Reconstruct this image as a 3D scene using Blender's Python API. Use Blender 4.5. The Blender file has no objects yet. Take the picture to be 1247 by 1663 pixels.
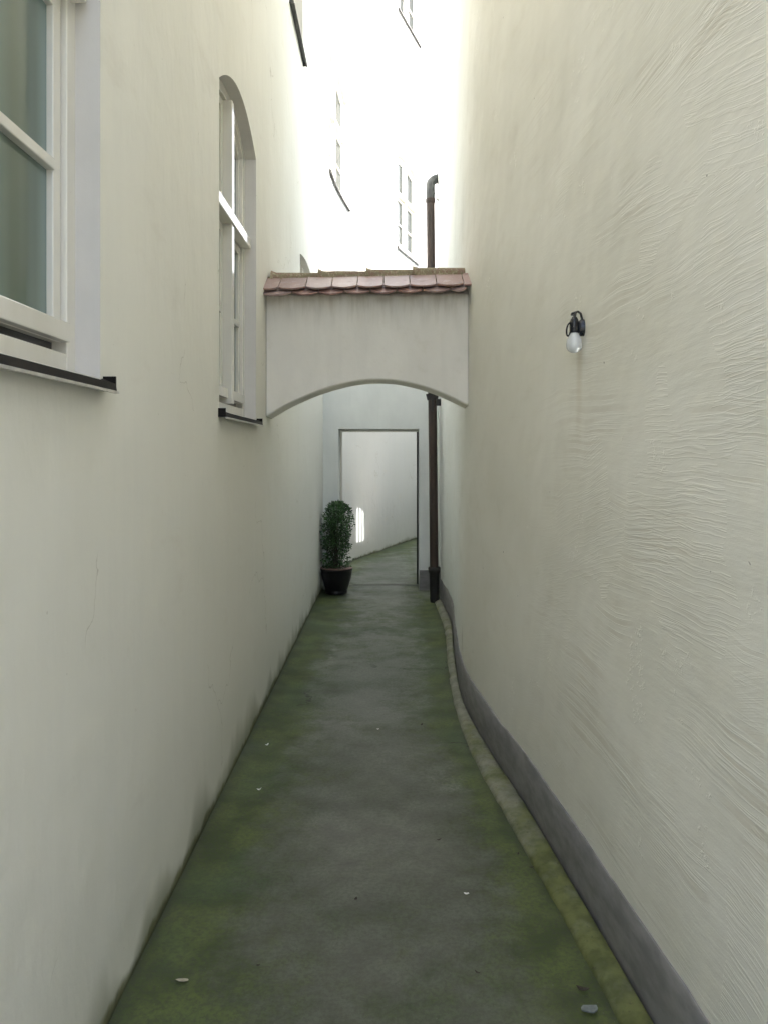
import bpy, math, random
from mathutils import Vector, Matrix, noise as mn
C = bpy.context.scene.collection
R = math.radians
random.seed(7)

# ------------------------------------------------------------------ camera, sky, sun, exposure
EYE = 1.65
sc = bpy.context.scene
cam_d = bpy.data.cameras.new('camera'); cam = bpy.data.objects.new('camera', cam_d); C.objects.link(cam)
cam.location = (0, 0, EYE); cam.rotation_euler = (R(90), 0, 0)
cam_d.sensor_fit = 'VERTICAL'; cam_d.sensor_height = 36.0; cam_d.sensor_width = 27.0
cam_d.lens = 1250 / 1663 * 36
cam_d.shift_x = -6.5 / 1663; cam_d.shift_y = -93.5 / 1663
cam_d.clip_start = 0.05; cam_d.clip_end = 2000
sc.camera = cam

SUN_EL = R(38); SUN_DIR = Vector((0.97, 0.243, 0)).normalized()
sun_vec = Vector((SUN_DIR.x * math.cos(SUN_EL), SUN_DIR.y * math.cos(SUN_EL), math.sin(SUN_EL)))
world = bpy.data.worlds.new('World'); sc.world = world; world.use_nodes = True
wn = world.node_tree
for n in list(wn.nodes): wn.nodes.remove(n)
sky = wn.nodes.new('ShaderNodeTexSky'); sky.sky_type = 'NISHITA'; sky.sun_disc = False
sky.sun_elevation = SUN_EL
sky.sun_rotation = math.atan2(sun_vec.x, sun_vec.y)
sky.air_density = 1.0; sky.dust_density = 5.0; sky.ozone_density = 1.0
bg = wn.nodes.new('ShaderNodeBackground'); bg.inputs['Strength'].default_value = 0.15
wo = wn.nodes.new('ShaderNodeOutputWorld')
hz = wn.nodes.new('ShaderNodeHueSaturation'); hz.inputs['Saturation'].default_value = 0.65   # thin summer haze
wn.links.new(sky.outputs[0], hz.inputs['Color']); wn.links.new(hz.outputs[0], bg.inputs['Color']); wn.links.new(bg.outputs[0], wo.inputs['Surface'])
sd = bpy.data.lights.new('sun', 'SUN'); sd.energy = 2.0; sd.angle = R(0.5); sd.color = (1.0, 0.98, 0.95)
so = bpy.data.objects.new('sun', sd); C.objects.link(so)
so.rotation_euler = sun_vec.to_track_quat('Z', 'Y').to_euler(); so.location = (12, 4, 20)
sc.view_settings.view_transform = 'Standard'; sc.view_settings.look = 'None'
sc.view_settings.gamma = 1.0; sc.view_settings.use_curve_mapping = False
sc.view_settings.exposure = 2.5
sc.render.engine = 'CYCLES'
sc.cycles.max_bounces = 12; sc.cycles.diffuse_bounces = 9; sc.cycles.glossy_bounces = 4
sc.cycles.use_denoising = True

# ------------------------------------------------------------------ node helpers
class NT:
    def __init__(s, name):
        s.m = bpy.data.materials.new(name); s.m.use_nodes = True
        s.t = s.m.node_tree
        s.b = s.t.nodes['Principled BSDF']
    def n(s, typ, **kw):
        nd = s.t.nodes.new('ShaderNode' + typ)
        for k, v in kw.items():
            if k.startswith('_'): nd.inputs[k[1:].replace('_', ' ')].default_value = v
            else: setattr(nd, k, v)
        return nd
    def l(s, a, b): s.t.links.new(a, b)
    def pos(s):
        if not hasattr(s, 'g'): s.g = s.n('NewGeometry')
        return s.g.outputs['Position']
    def sep(s, v):
        x = s.n('SeparateXYZ'); s.l(v, x.inputs[0]); return x.outputs
    def comb(s, x, y, z):
        c = s.n('CombineXYZ')
        for i, v in enumerate((x, y, z)):
            if isinstance(v, (int, float)): c.inputs[i].default_value = v
            else: s.l(v, c.inputs[i])
        return c.outputs[0]
    def mt(s, op, a, b=0.0, c=0.0, clamp=False):
        m = s.n('Math', operation=op); m.use_clamp = clamp
        for i, v in enumerate((a, b, c)):
            if isinstance(v, (int, float)): m.inputs[i].default_value = v
            else: s.l(v, m.inputs[i])
        return m.outputs[0]
    def scale(s, v, k):
        m = s.n('VectorMath', operation='MULTIPLY'); s.l(v, m.inputs[0]); m.inputs[1].default_value = k
        return m.outputs[0]
    def noise(s, v, scale, detail=4, rough=0.55, dist=0.0):
        t = s.n('TexNoise'); s.l(v, t.inputs['Vector'])
        t.inputs['Scale'].default_value = scale; t.inputs['Detail'].default_value = detail
        t.inputs['Roughness'].default_value = rough; t.inputs['Distortion'].default_value = dist
        return t.outputs['Fac']
    def rng(s, v, a, b, c=0.0, d=1.0, smooth=True):
        m = s.n('MapRange'); m.interpolation_type = 'SMOOTHSTEP' if smooth else 'LINEAR'
        s.l(v, m.inputs[0])
        for i, x in enumerate((a, b, c, d)): m.inputs[i + 1].default_value = x
        return m.outputs[0]
    def mix(s, f, a, b, mode='MIX'):
        m = s.n('Mix'); m.data_type = 'RGBA'; m.blend_type = mode
        if isinstance(f, (int, float)): m.inputs[0].default_value = f
        else: s.l(f, m.inputs[0])
        for i, v in ((6, a), (7, b)):
            if isinstance(v, tuple): m.inputs[i].default_value = (*v, 1)
            else: s.l(v, m.inputs[i])
        return m.outputs[2]
    def bump(s, h, strength, dist, normal=None):
        b = s.n('Bump'); b.inputs['Strength'].default_value = strength; b.inputs['Distance'].default_value = dist
        s.l(h, b.inputs['Height'])
        if normal is not None: s.l(normal, b.inputs['Normal'])
        return b.outputs[0]
    def out(s, col=None, rough=None, normal=None, spec=None):
        for k, v in (('Base Color', col), ('Roughness', rough), ('Normal', normal), ('Specular IOR Level', spec)):
            if v is None: continue
            if isinstance(v, tuple): s.b.inputs[k].default_value = (*v, 1)
            elif isinstance(v, (int, float)): s.b.inputs[k].default_value = v
            else: s.l(v, s.b.inputs[k])
        return s.m

CREAM = (0.73, 0.735, 0.695)
def mat_left():
    m = NT('smooth_cream_plaster'); p = m.pos(); x, y, z = m.sep(p)
    big = m.noise(m.scale(p, (1, 1, 0.35)), 1.1, 4)
    streak = m.noise(m.scale(p, (9, 9, 0.5)), 1.6, 4, 0.6)
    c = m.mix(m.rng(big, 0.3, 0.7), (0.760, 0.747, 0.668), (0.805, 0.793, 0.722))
    c = m.mix(m.rng(y, 4.2, 8.2), c, m.mix(m.rng(big, 0.3, 0.7), (0.78, 0.80, 0.785), (0.81, 0.83, 0.82)))  # cool skylight cast of the farther stretch put into the plaster colour
    c = m.mix(m.rng(y, 9.0, 10.2), c, m.mix(m.rng(big, 0.3, 0.7), (0.585, 0.60, 0.60), (0.63, 0.645, 0.645)))   # far front darkened in colour to throw less sun bounce around
    c = m.mix(m.rng(streak, 0.35, 0.75, 0, 0.20), c, (0.70, 0.69, 0.65))
    # tone change: below about 2.68 m a shade yellower, with a wandering border
    wob = m.mt('MULTIPLY_ADD', m.noise(p, 2.2, 4), 0.34, -0.17)
    edge = m.rng(m.mt('ADD', z, wob), 2.73, 2.67)
    c = m.mix(m.mt('MULTIPLY', edge, 0.30), c, (0.725, 0.71, 0.645))
    # damp, dirt and algae creeping up from the path
    hn = m.noise(m.scale(p, (1, 1.5, 0.6)), 2.0, 2.5, 0.5)
    top = m.mt('MULTIPLY', m.mt('MULTIPLY_ADD', hn, 0.42, -0.10), m.rng(y, 9.0, 10.0, 1.0, 0.45))
    rel = m.mt('DIVIDE', z, m.mt('MAXIMUM', top, 0.02))
    damp = m.rng(rel, 1.5, 0.0)
    c = m.mix(m.mt('MULTIPLY', damp, 0.85), c, (0.12, 0.13, 0.05))
    low = m.rng(z, 0.75, 0.0, 0, 0.28)
    c = m.mix(low, c, (0.50, 0.51, 0.43))
    bz = m.mt('ADD', m.mt('MULTIPLY_ADD', m.noise(m.scale(p, (1, 1, .5)), 3.3, 5, .65), 0.13, -0.035), m.rng(y, 8.5, 3.5, 0.0, 0.012))
    band = m.rng(m.mt('SUBTRACT', z, bz), 0.022, -0.012)
    c = m.mix(m.mt('MULTIPLY', band, 0.8), c, m.mix(m.rng(m.noise(p, 9, 4), .4, .6), (0.075, 0.075, 0.025), (0.14, 0.14, 0.05)))
    foot = m.rng(z, 0.036, 0.012)
    c = m.mix(m.mt('MULTIPLY', foot, 0.85), c, (0.05, 0.055, 0.03))
    sm = m.mt('MULTIPLY', m.rng(m.noise(m.scale(p, (1, .6, 1.6)), 2.7, 6, 0.7), 0.56, 0.72), 0.30)
    c = m.mix(sm, c, (0.66, 0.63, 0.55))
    vc = m.n('TexVoronoi'); vc.feature = 'DISTANCE_TO_EDGE'; vc.inputs['Scale'].default_value = 0.9
    vw = m.n('VectorMath', operation='ADD'); m.l(p, vw.inputs[0]); vn = m.n('TexNoise'); vn.inputs['Scale'].default_value = 3.0; vn.inputs['Detail'].default_value = 5; m.l(p, vn.inputs['Vector'])
    m.l(m.scale(vn.outputs['Color'], (.5, .5, .5)), vw.inputs[1]); m.l(vw.outputs[0], vc.inputs['Vector'])
    crk = m.mt('MULTIPLY', m.rng(vc.outputs['Distance'], 0.004, 0.0005), m.rng(m.noise(p, 1.7, 3), 0.54, 0.60))
    c = m.mix(m.mt('MULTIPLY', crk, 0.45), c, (0.36, 0.33, 0.26))
    speck = m.rng(m.noise(p, 45, 2), 0.76, 0.80)
    c = m.mix(m.mt('MULTIPLY', speck, 0.35), c, (0.33, 0.30, 0.23))
    b1 = m.noise(m.scale(p, (1, 1, .5)), 9, 6, 0.62)
    b2 = m.noise(p, 160, 3, 0.7)
    nrm = m.bump(m.noise(m.scale(p, (1, .8, .6)), 2.6, 4, .55), 0.6, 0.03); nrm = m.bump(b1, 0.55, 0.008, nrm); nrm = m.bump(b2, 0.25, 0.0012, nrm)
    return m.out(c, 0.85, nrm, 0.25)

def mat_right():
    m = NT('trowelled_cream_plaster'); p = m.pos(); x, y, z = m.sep(p)
    wa = m.noise(p, 0.9, 3, 0.5)
    wb = m.noise(p, 3.0, 3, 0.5)
    warp = m.mt('ADD', m.mt('MULTIPLY', wa, 0.17), m.mt('MULTIPLY', wb, 0.03))
    lean = m.mt('MULTIPLY', m.mt('SUBTRACT', z, 1.2), m.mt('MULTIPLY', y, 0.02))
    z1 = m.mt('ADD', m.mt('ADD', z, warp), lean)
    s1 = m.noise(m.comb(0.0, m.mt('MULTIPLY', y, 0.9), m.mt('MULTIPLY', z1, 50.0)), 1.0, 2, 0.5)
    # second set of strokes, patch by patch at another angle
    vo = m.n('TexVoronoi'); vo.inputs['Scale'].default_value = 1.9; vo.inputs['Randomness'].default_value = 1
    pw = m.n('VectorMath', operation='ADD'); m.l(p, pw.inputs[0])
    nz = m.n('TexNoise'); nz.inputs['Scale'].default_value = 2.5; m.l(p, nz.inputs['Vector'])
    m.l(m.scale(nz.outputs['Color'], (0.6, 0.6, 0.6)), pw.inputs[1]); m.l(pw.outputs[0], vo.inputs['Vector'])
    cr, cg, cb = m.sep(vo.outputs['Color'])
    ang = m.mt('MULTIPLY_ADD', cr, 0.6, -0.30)
    z2 = m.mt('ADD', m.mt('ADD', z, m.mt('MULTIPLY', y, ang)), m.mt('MULTIPLY', wb, 0.05))
    s2 = m.noise(m.comb(m.mt('MULTIPLY', cb, 30.0), m.mt('MULTIPLY', y, 2.2), m.mt('MULTIPLY', z2, 60.0)), 1.0, 2, 0.5)
    ridge1 = m.mt('SUBTRACT', 1.0, m.mt('MULTIPLY', m.mt('ABSOLUTE', m.mt('SUBTRACT', s1, 0.5)), 20.0), clamp=True)
    ridge2 = m.mt('SUBTRACT', 1.0, m.mt('MULTIPLY', m.mt('ABSOLUTE', m.mt('SUBTRACT', s2, 0.5)), 17.0), clamp=True)
    near = m.rng(y, 4.3, 1.9, 0.05, 1.0)
    msk = m.rng(m.noise(m.scale(p, (1, 1, 2.4)), 1.5, 4, 0.6), 0.46, 0.68, 0.04, 1.0)
    m1 = m.mt('MULTIPLY', near, msk)
    m2 = m.mt('MULTIPLY', near, m.rng(cg, 0.45, 0.75))
    h = m.mt('ADD', m.mt('MULTIPLY', ridge1, m1), m.mt('MULTIPLY', m.mt('MULTIPLY', ridge2, m2), 0.7))
    soft = m.noise(m.comb(0.0, m.mt('MULTIPLY', y, 1.3), m.mt('MULTIPLY', z1, 6.0)), 1.6, 5, 0.6)
    crumb = m.mt('MULTIPLY', m.rng(m.noise(p, 42, 4, 0.7), 0.52, 0.7), m.rng(m.noise(p, 4.5, 3), 0.60, 0.70))
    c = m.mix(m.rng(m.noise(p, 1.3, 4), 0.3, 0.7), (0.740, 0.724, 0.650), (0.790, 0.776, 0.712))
    c = m.mix(m.rng(y, 4.6, 6.4), c, (0.79, 0.815, 0.79))  # farther stretch lightened in colour, standing in for more bounced light
    c = m.mix(m.mt('MULTIPLY', m.rng(m.noise(m.scale(p, (1, 1, 2)), 3.1, 5, 0.65), 0.5, 0.75), 0.22), c, (0.60, 0.57, 0.47))
    groove_tone = m.mt('MULTIPLY', m.mt('MULTIPLY', m.rng(s1, 0.40, 0.46, 1, 0), m1), 0.45)  # thin brown tone in the hollows of the strokes
    c = m.mix(groove_tone, c, (0.50, 0.45, 0.35))
    pit = m.rng(m.noise(p, 24, 2), 0.775, 0.80)
    c = m.mix(m.mt('MULTIPLY', pit, 0.8), c, (0.16, 0.14, 0.11))
    # rusty drip under the lamp, brown scrape by the bend
    d1 = m.mt('MULTIPLY', m.rng(m.mt('ABSOLUTE', m.mt('SUBTRACT', y, 2.95)), 0.05, 0.0), m.rng(z, 1.60, 2.04))
    d1 = m.mt('MULTIPLY', d1, m.rng(z, 2.10, 2.07))
    c = m.mix(m.mt('MULTIPLY', d1, 0.28), c, (0.45, 0.35, 0.20))
    d2 = m.mt('MULTIPLY', m.rng(m.mt('ABSOLUTE', m.mt('SUBTRACT', y, 5.35)), 0.10, 0.0), m.rng(m.mt('ABSOLUTE', m.mt('SUBTRACT', z, 0.36)), 0.14, 0.0))
    d2 = m.mt('MULTIPLY', d2, m.rng(m.noise(m.scale(p, (1, 14, 1)), 4, 3), 0.45, 0.55))
    c = m.mix(m.mt('MULTIPLY', d2, 0.7), c, (0.20, 0.15, 0.10))
    c = m.mix(m.rng(z, 0.7, 0.2, 0, 0.22), c, (0.48, 0.47, 0.40))
    nrm = m.bump(m.noise(p, 1.5, 3, .5), 0.6, 0.05); nrm = m.bump(m.mt('MULTIPLY', soft, near), 0.30, 0.014, nrm); nrm = m.bump(h, 0.40, 0.0025, nrm); nrm = m.bump(crumb, 0.7, 0.004, nrm)
    nrm = m.bump(m.noise(p, 220, 3, 0.7), 0.25, 0.0010, nrm)
    return m.out(c, 0.70, nrm, 0.35)

def mat_plaster(name, base=CREAM, low_green=True, bs=0.35):
    m = NT(name); p = m.pos(); x, y, z = m.sep(p)
    n1 = m.noise(m.scale(p, (1, 1, .6)), 2.4, 5, 0.6)
    dk = tuple(v * 0.90 for v in base)
    c = m.mix(m.rng(n1, 0.3, 0.7), dk, base)
    st = m.noise(m.scale(p, (12, 12, .8)), 1.5, 3)
    c = m.mix(m.rng(st, 0.5, 0.8, 0, 0.22), c, tuple(v * 0.8 for v in base))
    if low_green:
        hn = m.noise(m.scale(p, (4, 4, 1)), 4.0, 5, 0.65)
        c = m.mix(m.mt('MULTIPLY', m.rng(m.mt('SUBTRACT', z, m.mt('MULTIPLY', hn, .35)), 0.05, -.15), 0.6), c, (0.2, 0.22, 0.11))
    nrm = m.bump(m.noise(p, 14, 6, 0.65), bs, 0.006); nrm = m.bump(m.noise(p, 170, 3, .7), 0.25, 0.001, nrm)
    return m.out(c, 0.85, nrm, 0.25)

def mat_floor(name):
    m = NT(name); p = m.pos(); x, y, z = m.sep(p)
    at = m.n('Attribute'); at.attribute_name = 'moss'
    moss, wear, pale = m.sep(at.outputs['Vector'])
    fine = m.noise(p, 60, 6, 0.75); mid = m.noise(p, 7, 6, 0.65); big = m.noise(p, 1.7, 5, 0.6)
    c = m.mix(m.rng(mid, 0.3, 0.7), (0.070, 0.075, 0.054), (0.112, 0.120, 0.090))
    c = m.mix(m.rng(big, 0.35, 0.65, 0, 0.5), c, (0.070, 0.082, 0.058))
    # pale worn patches
    c = m.mix(m.mt('MULTIPLY', m.rng(m.noise(m.scale(p, (1, .7, 1)), 3.3, 6, 0.7), 0.55, 0.75), 0.35), c, (0.14, 0.15, 0.115))
    c = m.mix(m.rng(y, 3.2, 6.5, 0, 0.45), c, (0.150, 0.180, 0.140))  # extra brightness of the farther floor put into its colour
    c = m.mix(m.mt('MULTIPLY', pale, m.rng(mid, 0.35, 0.6)), c, (0.27, 0.28, 0.25))
    # moss: from the edges inward, broken up by noise
    mm = m.mt('ADD', moss, m.mt('MULTIPLY_ADD', m.noise(p, 3.4, 6, 0.68), 0.9, -0.45))
    mm = m.mt('ADD', mm, m.mt('MULTIPLY_ADD', m.noise(p, 17, 5, 0.75), 0.7, -0.35))
    mf = m.rng(mm, 0.10, 0.72)
    gcol = m.mix(m.rng(m.noise(p, 5, 4), 0.35, 0.65), (0.046, 0.070, 0.013), (0.104, 0.138, 0.032))
    gcol = m.mix(m.rng(m.noise(p, 1.3, 3), 0.45, 0.62, 0, .6), gcol, (0.062, 0.108, 0.045))
    c = m.mix(m.mt('MULTIPLY', mf, 0.88), c, gcol)
    # dark wet line of grime hard against the walls
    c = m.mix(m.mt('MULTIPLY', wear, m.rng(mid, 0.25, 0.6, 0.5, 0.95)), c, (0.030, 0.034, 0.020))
    # dark blotches and scattered grit
    dk = m.rng(m.noise(m.scale(p, (1, 2.2, 1)), 2.3, 6, 0.72), 0.60, 0.72, 0, 0.45)
    c = m.mix(dk, c, (0.036, 0.04, 0.030))
    g1 = m.rng(m.noise(p, 130, 2), 0.72, 0.76, 0, 0.6); c = m.mix(g1, c, (0.22, 0.22, 0.19))
    g2 = m.rng(m.noise(m.scale(p, (1.1, 1.3, 1)), 95, 2), 0.70, 0.75, 0, 0.75); c = m.mix(g2, c, (0.04, 0.04, 0.03))
    c = m.mix(m.rng(fine, 0.40, 0.62, 0.0, 0.60), c, (0.050, 0.055, 0.036))
    vc = m.n('TexVoronoi'); vc.feature = 'DISTANCE_TO_EDGE'; vc.inputs['Scale'].default_value = 0.8
    vw = m.n('VectorMath', operation='ADD'); m.l(p, vw.inputs[0]); vn = m.n('TexNoise'); vn.inputs['Scale'].default_value = 4.0; vn.inputs['Detail'].default_value = 6; m.l(p, vn.inputs['Vector'])
    m.l(m.scale(vn.outputs['Color'], (.5, .5, 0)), vw.inputs[1]); m.l(vw.outputs[0], vc.inputs['Vector'])
    crk = m.mt('MULTIPLY', m.rng(vc.outputs['Distance'], 0.006, 0.001), m.rng(m.noise(p, 1.3, 3), 0.57, 0.63))
    c = m.mix(m.mt('MULTIPLY', crk, 0.7), c, (0.02, 0.024, 0.014))
    h = m.mt('ADD', m.mt('MULTIPLY', mid, 0.7), m.mt('MULTIPLY', fine, 0.35))
    h = m.mt('SUBTRACT', h, m.mt('MULTIPLY', crk, 0.5))
    nrm = m.bump(h, 0.6, 0.006); nrm = m.bump(m.noise(p, 300, 2), 0.4, 0.0012, nrm)
    ro = m.rng(m.mt('ADD', big, m.mt('MULTIPLY', mf, 0.3)), 0.3, 0.9, 0.46, 0.80)
    return m.out(c, ro, nrm, 0.40)

def mat_kerb():
    m = NT('mossy_mortar'); p = m.pos(); x, y, z = m.sep(p)
    c = m.mix(m.rng(m.noise(p, 9, 5, .7), .3, .7), (0.16, 0.165, 0.125), (0.25, 0.25, 0.20))
    near = m.rng(y, 4.4, 2.7, 0.30, 0.78)
    mo = m.rng(m.mt('ADD', m.noise(m.scale(p, (1, .8, 1)), 3.6, 5, .68), m.mt('MULTIPLY', near, 0.32)), 0.50, 0.80)
    c = m.mix(m.mt('MULTIPLY', mo, .85), c, m.mix(m.rng(m.noise(p, 14, 3), .35, .65), (0.07, 0.088, 0.018), (0.135, 0.15, 0.042)))
    c = m.mix(m.rng(m.noise(p, 50, 4), .6, .75, 0, .6), c, (0.06, .06, .04))
    nrm = m.bump(m.noise(p, 28, 6, .7), .7, .006)
    return m.out(c, .85, nrm, .25)

def mat_simple(name, col, rough=0.5, var=0.12, scale=20, bump=0.0, metal=0.0, spec=0.5, coat=0.0, stretch=(1, 1, 1)):
    m = NT(name); p = m.pos()
    n1 = m.noise(m.scale(p, stretch), scale, 4, .6)
    c = m.mix(m.rng(n1, .3, .7), tuple(v * (1 - var) for v in col), tuple(min(1, v * (1 + var)) for v in col))
    nrm = m.bump(m.noise(p, scale * 3, 4, .6), bump, 0.002) if bump else None
    m.b.inputs['Metallic'].default_value = metal
    m.b.inputs['Coat Weight'].default_value = coat; m.b.inputs['Coat Roughness'].default_value = 0.06
    return m.out(c, rough, nrm, spec)

def mat_window_paint():
    m = NT('gloss_white_window_paint'); p = m.pos()
    c = m.mix(m.rng(m.noise(m.scale(p, (1, 1, .3)), 6, 4), .35, .7), (0.70, 0.68, 0.61), (0.76, 0.745, 0.69))
    c = m.mix(m.rng(m.noise(p, 38, 4, .7), .66, .76, 0, .5), c, (0.40, .36, .28))
    nrm = m.bump(m.noise(m.scale(p, (6, 6, .4)), 14, 3), .12, .001)
    return m.out(c, 0.13, nrm, .5)

def mat_glass():
    m = NT('window_glass'); p = m.pos(); x, y, z = m.sep(p)
    # reflected wall and sky painted into the pane as soft vertical green-grey bands
    f = m.noise(m.scale(p, (1, 2.6, .05)), 2.4, 2, .5)
    c = m.mix(m.rng(f, .35, .65), (0.11, 0.15, 0.115), (0.18, 0.25, 0.245))
    nrm = m.bump(m.noise(p, 2.0, 2), .06, .01)
    return m.out(c, 0.04, nrm, .55)

def mat_glass_dark():
    m = NT('dark_window_glass'); p = m.pos()
    c = m.mix(m.noise(p, 2, 2), (0.022, 0.028, 0.028), (0.04, 0.048, 0.048))
    return m.out(c, 0.05, None, .5)

def mat_tile():
    m = NT('glazed_clay_tile'); p = m.pos()
    oi = m.n('ObjectInfo'); r = oi.outputs['Random']
    c = m.mix(r, (0.28, 0.165, 0.140), (0.38, 0.28, 0.255))
    c = m.mix(m.rng(m.noise(p, 26, 5, .7), .5, .72, 0, .6), c, (0.45, 0.38, 0.36))
    c = m.mix(m.rng(m.noise(p, 12, 5, .7), .56, .70, 0, .6), c, (0.13, .065, .05))
    nrm = m.bump(m.noise(p, 60, 4, .6), .3, .001)
    return m.out(c, 0.36, nrm, .5)

def mat_ridge():
    m = NT('mossy_ridge_clay'); p = m.pos()
    c = m.mix(m.rng(m.noise(p, 22, 5, .7), .38, .55), (0.24, 0.16, 0.12), (0.24, 0.21, 0.13))
    c = m.mix(m.rng(m.noise(m.scale(p, (1, 1, .3)), 70, 4, .7), .5, .65, 0, .7), c, (0.42, 0.38, 0.28))
    c = m.mix(m.rng(m.noise(p, 50, 4, .7), .62, .7, 0, .8), c, (0.07, 0.08, 0.035))
    return m.out(c, .85, m.bump(m.noise(p, 60, 5, .7), .9, .005), .2)

def mat_leaf():
    m = NT('box_leaves'); p = m.pos()
    at = m.n('Attribute'); at.attribute_name = 'tone'
    c = m.mix(at.outputs['Fac'], (0.016, 0.034, 0.012), (0.095, 0.22, 0.075))
    m.b.inputs['Transmission Weight'].default_value = 0.0
    return m.out(c, 0.42, None, .5)

M_LEFT = mat_left(); M_RIGHT = mat_right()
M_ARCH = mat_plaster('pinkish_cream_plaster', (0.83, 0.803, 0.745), False)
def arch_stains():
    m = M_ARCH; t = m.node_tree; B = t.nodes['Principled BSDF']; q = NT.__new__(NT); q.m = m; q.t = t; q.b = B
    p = q.pos(); x, y, z = q.sep(p); src = B.inputs['Base Color'].links[0].from_socket
    st = q.mt('MULTIPLY', q.rng(z, 2.42, 2.69), q.rng(q.noise(q.scale(p, (9, 1, 1.2)), 2.2, 4, .65), .38, .68))
    c = q.mix(q.mt('MULTIPLY', st, .40), src, (0.46, 0.43, 0.34))
    lo = q.rng(q.noise(q.scale(p, (3, 3, 3)), 2.0, 5, .7), .55, .72, 0, .30)
    c = q.mix(lo, c, (0.62, 0.59, 0.50))
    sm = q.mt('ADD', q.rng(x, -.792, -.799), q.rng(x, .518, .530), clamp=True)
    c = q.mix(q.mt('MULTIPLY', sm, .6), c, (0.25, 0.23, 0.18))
    q.l(c, B.inputs['Base Color'])
arch_stains()
M_DOORW = mat_plaster('pale_plaster', (0.79, 0.815, 0.81), True)
M_REVEAL = mat_plaster('shade_toned_reveal', (0.67, 0.65, 0.615), False, .15)  # shade of reveals and soffits put into a colour below the wall's
M_PLINTH = mat_simple('grey_plinth_paint', (0.205, 0.20, 0.20), .7, .18, 7, .5, stretch=(1, 1, 3))
M_FLOOR = mat_floor('mossy_concrete'); M_KERB = mat_kerb()
M_PAINT = mat_window_paint(); M_GLASS = mat_glass(); M_GLASS2 = mat_glass_dark()
M_SILL = mat_simple('brown_sheet_metal', (0.009, 0.007, 0.006), .6, .3, 30, spec=.2)
M_BEAD = mat_simple('lip_highlight_edge', (0.55, 0.53, 0.49), .35, .15, 30, metal=.3)  # pale colour carries the highlight along the sill lip
M_FAR = mat_simple('weathered_zinc', (0.07, 0.065, 0.06), .5, .2, 20)
M_TILE = mat_tile(); M_RIDGE = mat_ridge()
M_PIPE = mat_simple('brown_painted_pipe', (0.042, 0.026, 0.020), .38, .35, 9, stretch=(1, 1, .3))
M_PIPETOP = mat_simple('grey_zinc_elbow', (0.065, 0.07, 0.068), .45, .25, 14)
M_BOOT = mat_simple('black_cast_iron', (0.016, 0.014, 0.014), .5, .3, 30, .4)
M_IRON = mat_simple('black_iron', (0.008, 0.008, 0.008), .55, .2, 30)
M_POT = mat_simple('dark_glazed_pot', (0.010, 0.009, 0.010), .28, .3, 12)
M_POTRIM = mat_simple('worn_clay_rim', (0.17, 0.10, 0.08), .6, .3, 30)
M_SOIL = mat_simple('potting_soil', (0.03, 0.022, 0.015), .95, .4, 60, .8)
M_TWIG = mat_simple('bark', (0.05, 0.04, 0.03), .8, .3, 60)
M_LEAF = mat_leaf()
M_GROUND = mat_simple('yard_paving', (0.22, 0.215, 0.195), .9, .2, 1.5, .3)
M_BLACKP = mat_simple('black_plastic', (0.012, 0.013, 0.017), .25, .2, 30)
M_PAPER = mat_simple('white_scrap', (0.72, 0.72, 0.68), .6, .1, 60)
M_DRY = mat_simple('dry_leaf', (0.36, 0.33, 0.25), .7, .25, 60)
M_DARKL = mat_simple('rotten_leaf', (0.030, 0.022, 0.015), .7, .3, 60)
M_STONE = mat_simple('blue_grey_stone', (0.17, 0.19, 0.19), .8, .25, 40, .5)

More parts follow.
